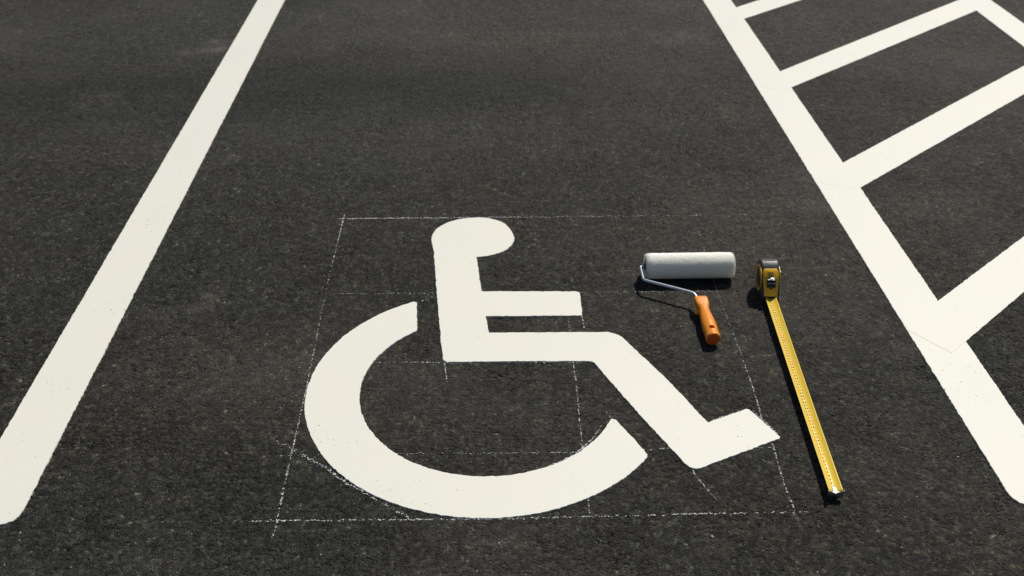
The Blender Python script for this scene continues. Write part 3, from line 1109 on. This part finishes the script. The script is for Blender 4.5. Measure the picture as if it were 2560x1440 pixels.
def front_sheet(name, zs, halfw, lift, thick, mat, parent, y_off=0.0, bevel=0.0008):
    bm = bmesh.new()
    rows = []
    for z in zs:
        w = halfw(z) if callable(halfw) else halfw
        x = front(z) + lift
        slope = (front(min(z + .002, .0825)) - front(max(z - .002, .0045))) / .004
        nrm = Vector((1, 0, -slope)).normalized()
        p = Vector((front(z), 0, z)) + nrm * lift
        q_ = p - nrm * thick
        rows.append(([bm.verts.new(p + Vector((0, y_off + s * w, 0))) for s in (-1, -.5, 0, .5, 1)], [bm.verts.new(q_ + Vector((0, y_off + s * w, 0))) for s in (-1, -.5, 0, .5, 1)]))
    for (a, a2), (b, b2) in zip(rows[:-1], rows[1:]):
        for k in range(4):
            bm.faces.new((a[k], a[k + 1], b[k + 1], b[k]))
            bm.faces.new((a2[k + 1], a2[k], b2[k], b2[k + 1]))
        bm.faces.new((a[0], b[0], b2[0], a2[0]))
        bm.faces.new((a[4], a2[4], b2[4], b[4]))
    a, a2 = rows[0]
    for k in range(4): bm.faces.new((a[k + 1], a[k], a2[k], a2[k + 1]))
    a, a2 = rows[-1]
    for k in range(4): bm.faces.new((a[k], a[k + 1], a2[k + 1], a2[k]))
    return bm_obj(name, bm, mat, parent, smooth=True, bevel=bevel)


def pw(z):
    w = .0158 if z < .03 else .0158 + .0022 * min(1, (z - .03) / .02)
    if z > .067: w -= .0040 * ((z - .067) / .006) ** 2
    return w


zs = [.020 + (.073 - .020) * k / 16 for k in range(17)]
panel = front_sheet('front_panel', zs, pw, .0014, .004, YPLASTIC, tape)
# black outline groove round the panel is the rubber itself; window and lock on the panel
front_sheet('lock_slot', [.050, .055, .060, .065, .0705], .0086, .0019, .001, YPLASTIC, panel, bevel=.0003)
front_sheet('slot_window', [.058, .061, .064, .0680], .0060, .0024, .001, DARKYEL, panel, bevel=.0002)
bm = bmesh.new()
lp = [(.0005, .040), (.0055, .0395), (.0085, .044), (.0078, .0500), (.0090, .0545), (.0065, .0585), (.0005, .0590)]
bm = extrude_profile([(front(z) + x, z) for x, z in lp], -.0098, .0098)
lock = bm_obj('lock_button', bm, BLACKP, tape, smooth=True, bevel=.0011, seg=3)
for zc, xo in ((.0572, .0082), (.0505, .0086)):
    bm = tube([(front(zc) + xo, -.0085, zc), (front(zc) + xo, .0085, zc)], .0007, 10)
    bm_obj('bright_ridge', bm, CHROME, lock, smooth=True)
front_sheet('lock_stem', [.0345, .037, .0400], .0030, .0022, .0012, BLACKP, panel, bevel=.0002)
# mouth
bm = bmesh.new()
bmesh.ops.create_cube(bm, size=1)
bm.transform(Matrix.Translation((.0012, 0, .0158)) @ Matrix.Diagonal((.004, .0285, .0078, 1)))
bm_obj('mouth', bm, BLACKP, tape, bevel=.0006)
for s in (-1, 1):
    bm = bmesh.new()
    bmesh.ops.create_cube(bm, size=1)
    bm.transform(Matrix.Translation((.0030, s * .0160, .0135)) @ Matrix.Diagonal((.007, .0026, .015, 1)))
    bm_obj('mouth_lip', bm, RUBBER, tape, bevel=.0009)


def side_ring(name, s, r0, r1, y0, y1, mat, parent, sq=1.0):
    bm = bmesh.new()
    seg = 56
    C = (-.0490, .0420)

    def ring(r, y):
        return [bm.verts.new((C[0] + r * math.cos(2 * math.pi * k / seg), s * y, C[1] + r * sq * math.sin(2 * math.pi * k / seg))) for k in range(seg)]
    if r0 > 0:
        L_ = [ring(r0, y0), ring(r0, y1), ring(r1, y1), ring(r1, y0)]
        for a, b in zip(L_, L_[1:] + L_[:1]):
            for k in range(seg):
                bm.faces.new((a[k], a[(k + 1) % seg], b[(k + 1) % seg], b[k]))
    else:
        a, b = ring(r1, y0), ring(r1, y1)
        for k in range(seg):
            bm.faces.new((a[k], a[(k + 1) % seg], b[(k + 1) % seg], b[k]))
        bm.faces.new(a); bm.faces.new(list(reversed(b)))
    return bm_obj(name, bm, mat, parent, smooth=True, bevel=.0004)


for s in (-1, 1):
    side_ring('side_ring', s, .0265, .0315, CW - .001, CW + .0012, YPLASTIC, tape)
    badge = side_ring('side_badge', s, 0, .0250, CW - .001, CW + .0006, SMOKE, tape)
    # glossy streak across the badge, put in as raised paler stripes
    for k in (-1, 0, 1):
        bm = bmesh.new()
        q_ = bmesh.ops.create_cube(bm, size=1)['verts']
        bmesh.ops.transform(bm, verts=q_, matrix=Matrix.Translation((-.0490 + k * .007, s * (CW + .0009), .0420)) @ Matrix.Rotation(-.45, 4, 'Y') @ Matrix.Diagonal((.0028, .0009, .026, 1)))
        bm_obj('badge_streak', bm, CAP, badge)
# grip bumps on the rubber, over the top of the case
for k in range(4):
    a = k
    bm = bmesh.new()
    i = 24 + k * 3
    p, q2 = PS[i], PS[i + 1]
    t_ = (q2 - p).normalized()
    n_ = Vector((-t_.y, t_.x))
    if n_.y < 0 and n_.x > 0: n_ = -n_
    c = p + Vector((p.x + .049, p.y - .042)).normalized() * .0002
    bm = tube([(c.x, -.0135, c.y), (c.x, .0135, c.y)], .0009, 8)
    bm_obj('grip_rib', bm, RUBBER, case, smooth=True)
# clip screw sticking out on the far side
sgn = 1 if (Matrix.Rotation(tape.rotation_euler.z, 3, 'Z') @ Vector((0, 1, 0))).x > 0 else -1
bm = tube([(-.037, sgn * (CW - .002), .063), (-.037, sgn * (CW + .0035), .063)], .0042, 16)
clip = bm_obj('clip_button', bm, CHROME, tape, smooth=True, bevel=.0006)
bm = tube([(-.037, sgn * (CW + .0033), .061), (-.037, sgn * (CW + .0085), .0595)], .0032, 14)
bm_obj('clip_pin', bm, CAP, clip, smooth=True)
bm = tube([(-.012, -sgn * (CW - .001), .018), (-.012, -sgn * (CW + .002), .018)], .0022, 12)
bm_obj('case_screw', bm, CAP, tape, smooth=True)

BW = 0.0127                                         # half width of the blade
SAG = 0.0050


def bsurf(x, y):
    """height of the blade's upper face: a trough, slightly drooping in the middle"""
    t = min(1, max(0, x / BL))
    droop = -.0012 * math.sin(math.pi * t)
    return BH + SAG * (y / BW) ** 2 + droop


nxb, nyb = 90, 14
V, Fc = [], []
for i in range(nxb + 1):
    x = -.012 + (BL + .012) * i / nxb
    for j in range(nyb + 1):
        y = -BW + 2 * BW * j / nyb
        V.append((x, y, bsurf(x, y)))
for i in range(nxb):
    for j in range(nyb):
        a = i * (nyb + 1) + j
        Fc.append((a, a + nyb + 1, a + nyb + 2, a + 1))
bl = py_obj('blade', V, Fc, BLADE, tape, smooth=True)
sd = bl.modifiers.new('thickness', 'SOLIDIFY')
sd.thickness = .00035
sd.offset = -1

# printed figures, one every centimetre
zone_red = (8, 9 + 0, 20, 29, 34, 39)


def printed(txt, cx, cy, size, out):
    cu = bpy.data.curves.new('t', 'FONT')
    cu.body = txt
    cu.size = size
    cu.align_x = 'CENTER'
    cu.align_y = 'CENTER'
    cu.resolution_u = 2
    cu.offset = 0.00008
    ob = bpy.data.objects.new('t', cu)
    m_ = bpy.data.meshes.new_from_object(ob)
    vs = [v.co.copy() for v in m_.vertices]
    base = len(out[0])
    for v in vs:
        # text up = away from the viewer (-x local), text right = +y local when seen from the hook end
        X = cx - v.y * 1.0
        Y = cy + v.x * 1.0
        out[0].append((X, Y, bsurf(X, Y) + .0001))
    for p in m_.polygons:
        out[1].append(tuple(base + i for i in p.vertices))
    bpy.data.objects.remove(ob)
    bpy.data.curves.remove(cu)
    bpy.data.meshes.remove(m_)


blk, red = ([], []), ([], [])
nmax = int((BL - .012) / .01)
for n in range(1, nmax + 1):
    x = BL - .0055 - n * .01
    if x < .004: break
    if n < 2: continue
    isred = n in (8, 10, 20, 30, 36, 40, 50)
    printed(str(n), x, -.0018, .0080 if not isred else .0092, red if isred else blk)
py_obj('black_figures', blk[0], blk[1], INKB, bl)['kind'] = 'stuff'
py_obj('red_figures', red[0], red[1], INKR, bl)['kind'] = 'stuff'

# end hook: tongue riveted on the blade, plate bent down
bm = bmesh.new()
rows = []
for i in range(9):
    t = i / 8
    x = BL - .017 + .018 * t
    w = .0036 + .0022 * max(0, (t - .35) / .65) ** 2.0 + (.0030 if i == 8 else 0)
    w = min(w, BW + .0006)
    if i == 0: w = .0022
    rows.append([bm.verts.new((x, y * w, bsurf(x, y * w) + .0009)) for y in (-1, -.6, -.2, .2, .6, 1)])
for a, b in zip(rows[:-1], rows[1:]):
    for k in range(5):
        bm.faces.new((a[k], a[k + 1], b[k + 1], b[k]))
hook = bm_obj('hook_tongue', bm, CHROME, tape, smooth=True)
m2 = hook.modifiers.new('thickness', 'SOLIDIFY'); m2.thickness = .0009; m2.offset = -1
bm = bmesh.new()
top_, bot_ = [], []
W2 = BW + .0012
for j in range(17):
    y = -W2 + 2 * W2 * j / 16
    yy = max(-BW, min(BW, y))
    zt = bsurf(BL, yy) + .0011
    zb = .0030 + .0022 * (abs(y) / W2) ** 6
    top_.append([bm.verts.new((BL + .0004, y, zt)), bm.verts.new((BL + .0018, y, zt))])
    bot_.append([bm.verts.new((BL + .0004, y, zb)), bm.verts.new((BL + .0018, y, zb))])
for j in range(16):
    a, b, c, d = top_[j], top_[j + 1], bot_[j], bot_[j + 1]
    bm.faces.new((a[0], b[0], b[1], a[1]))
    bm.faces.new((a[1], b[1], d[1], c[1]))
    bm.faces.new((a[0], c[0], d[0], b[0]))
    bm.faces.new((c[0], c[1], d[1], d[0]))
bm.faces.new((top_[0][0], top_[0][1], bot_[0][1], bot_[0][0]))
bm.faces.new((top_[-1][0], bot_[-1][0], bot_[-1][1], top_[-1][1]))
bm_obj('hook_plate', bm, CHROME, tape, smooth=True, bevel=.0003)
for dx in (-.0130, -.0080, -.0030):
    bm = bmesh.new()
    bmesh.ops.create_uvsphere(bm, u_segments=16, v_segments=8, radius=.0018)
    bm.transform(Matrix.Translation((BL + dx, 0.0004, bsurf(BL + dx, 0) + .0009)) @ Matrix.Diagonal((1, 1.1, .6, 1)))
    bm_obj('rivet', bm, CHROME, hook, smooth=True)
print('roller len', LEN, 'handle', HL, 'blade', BL, 'ground verts', nx * ny)
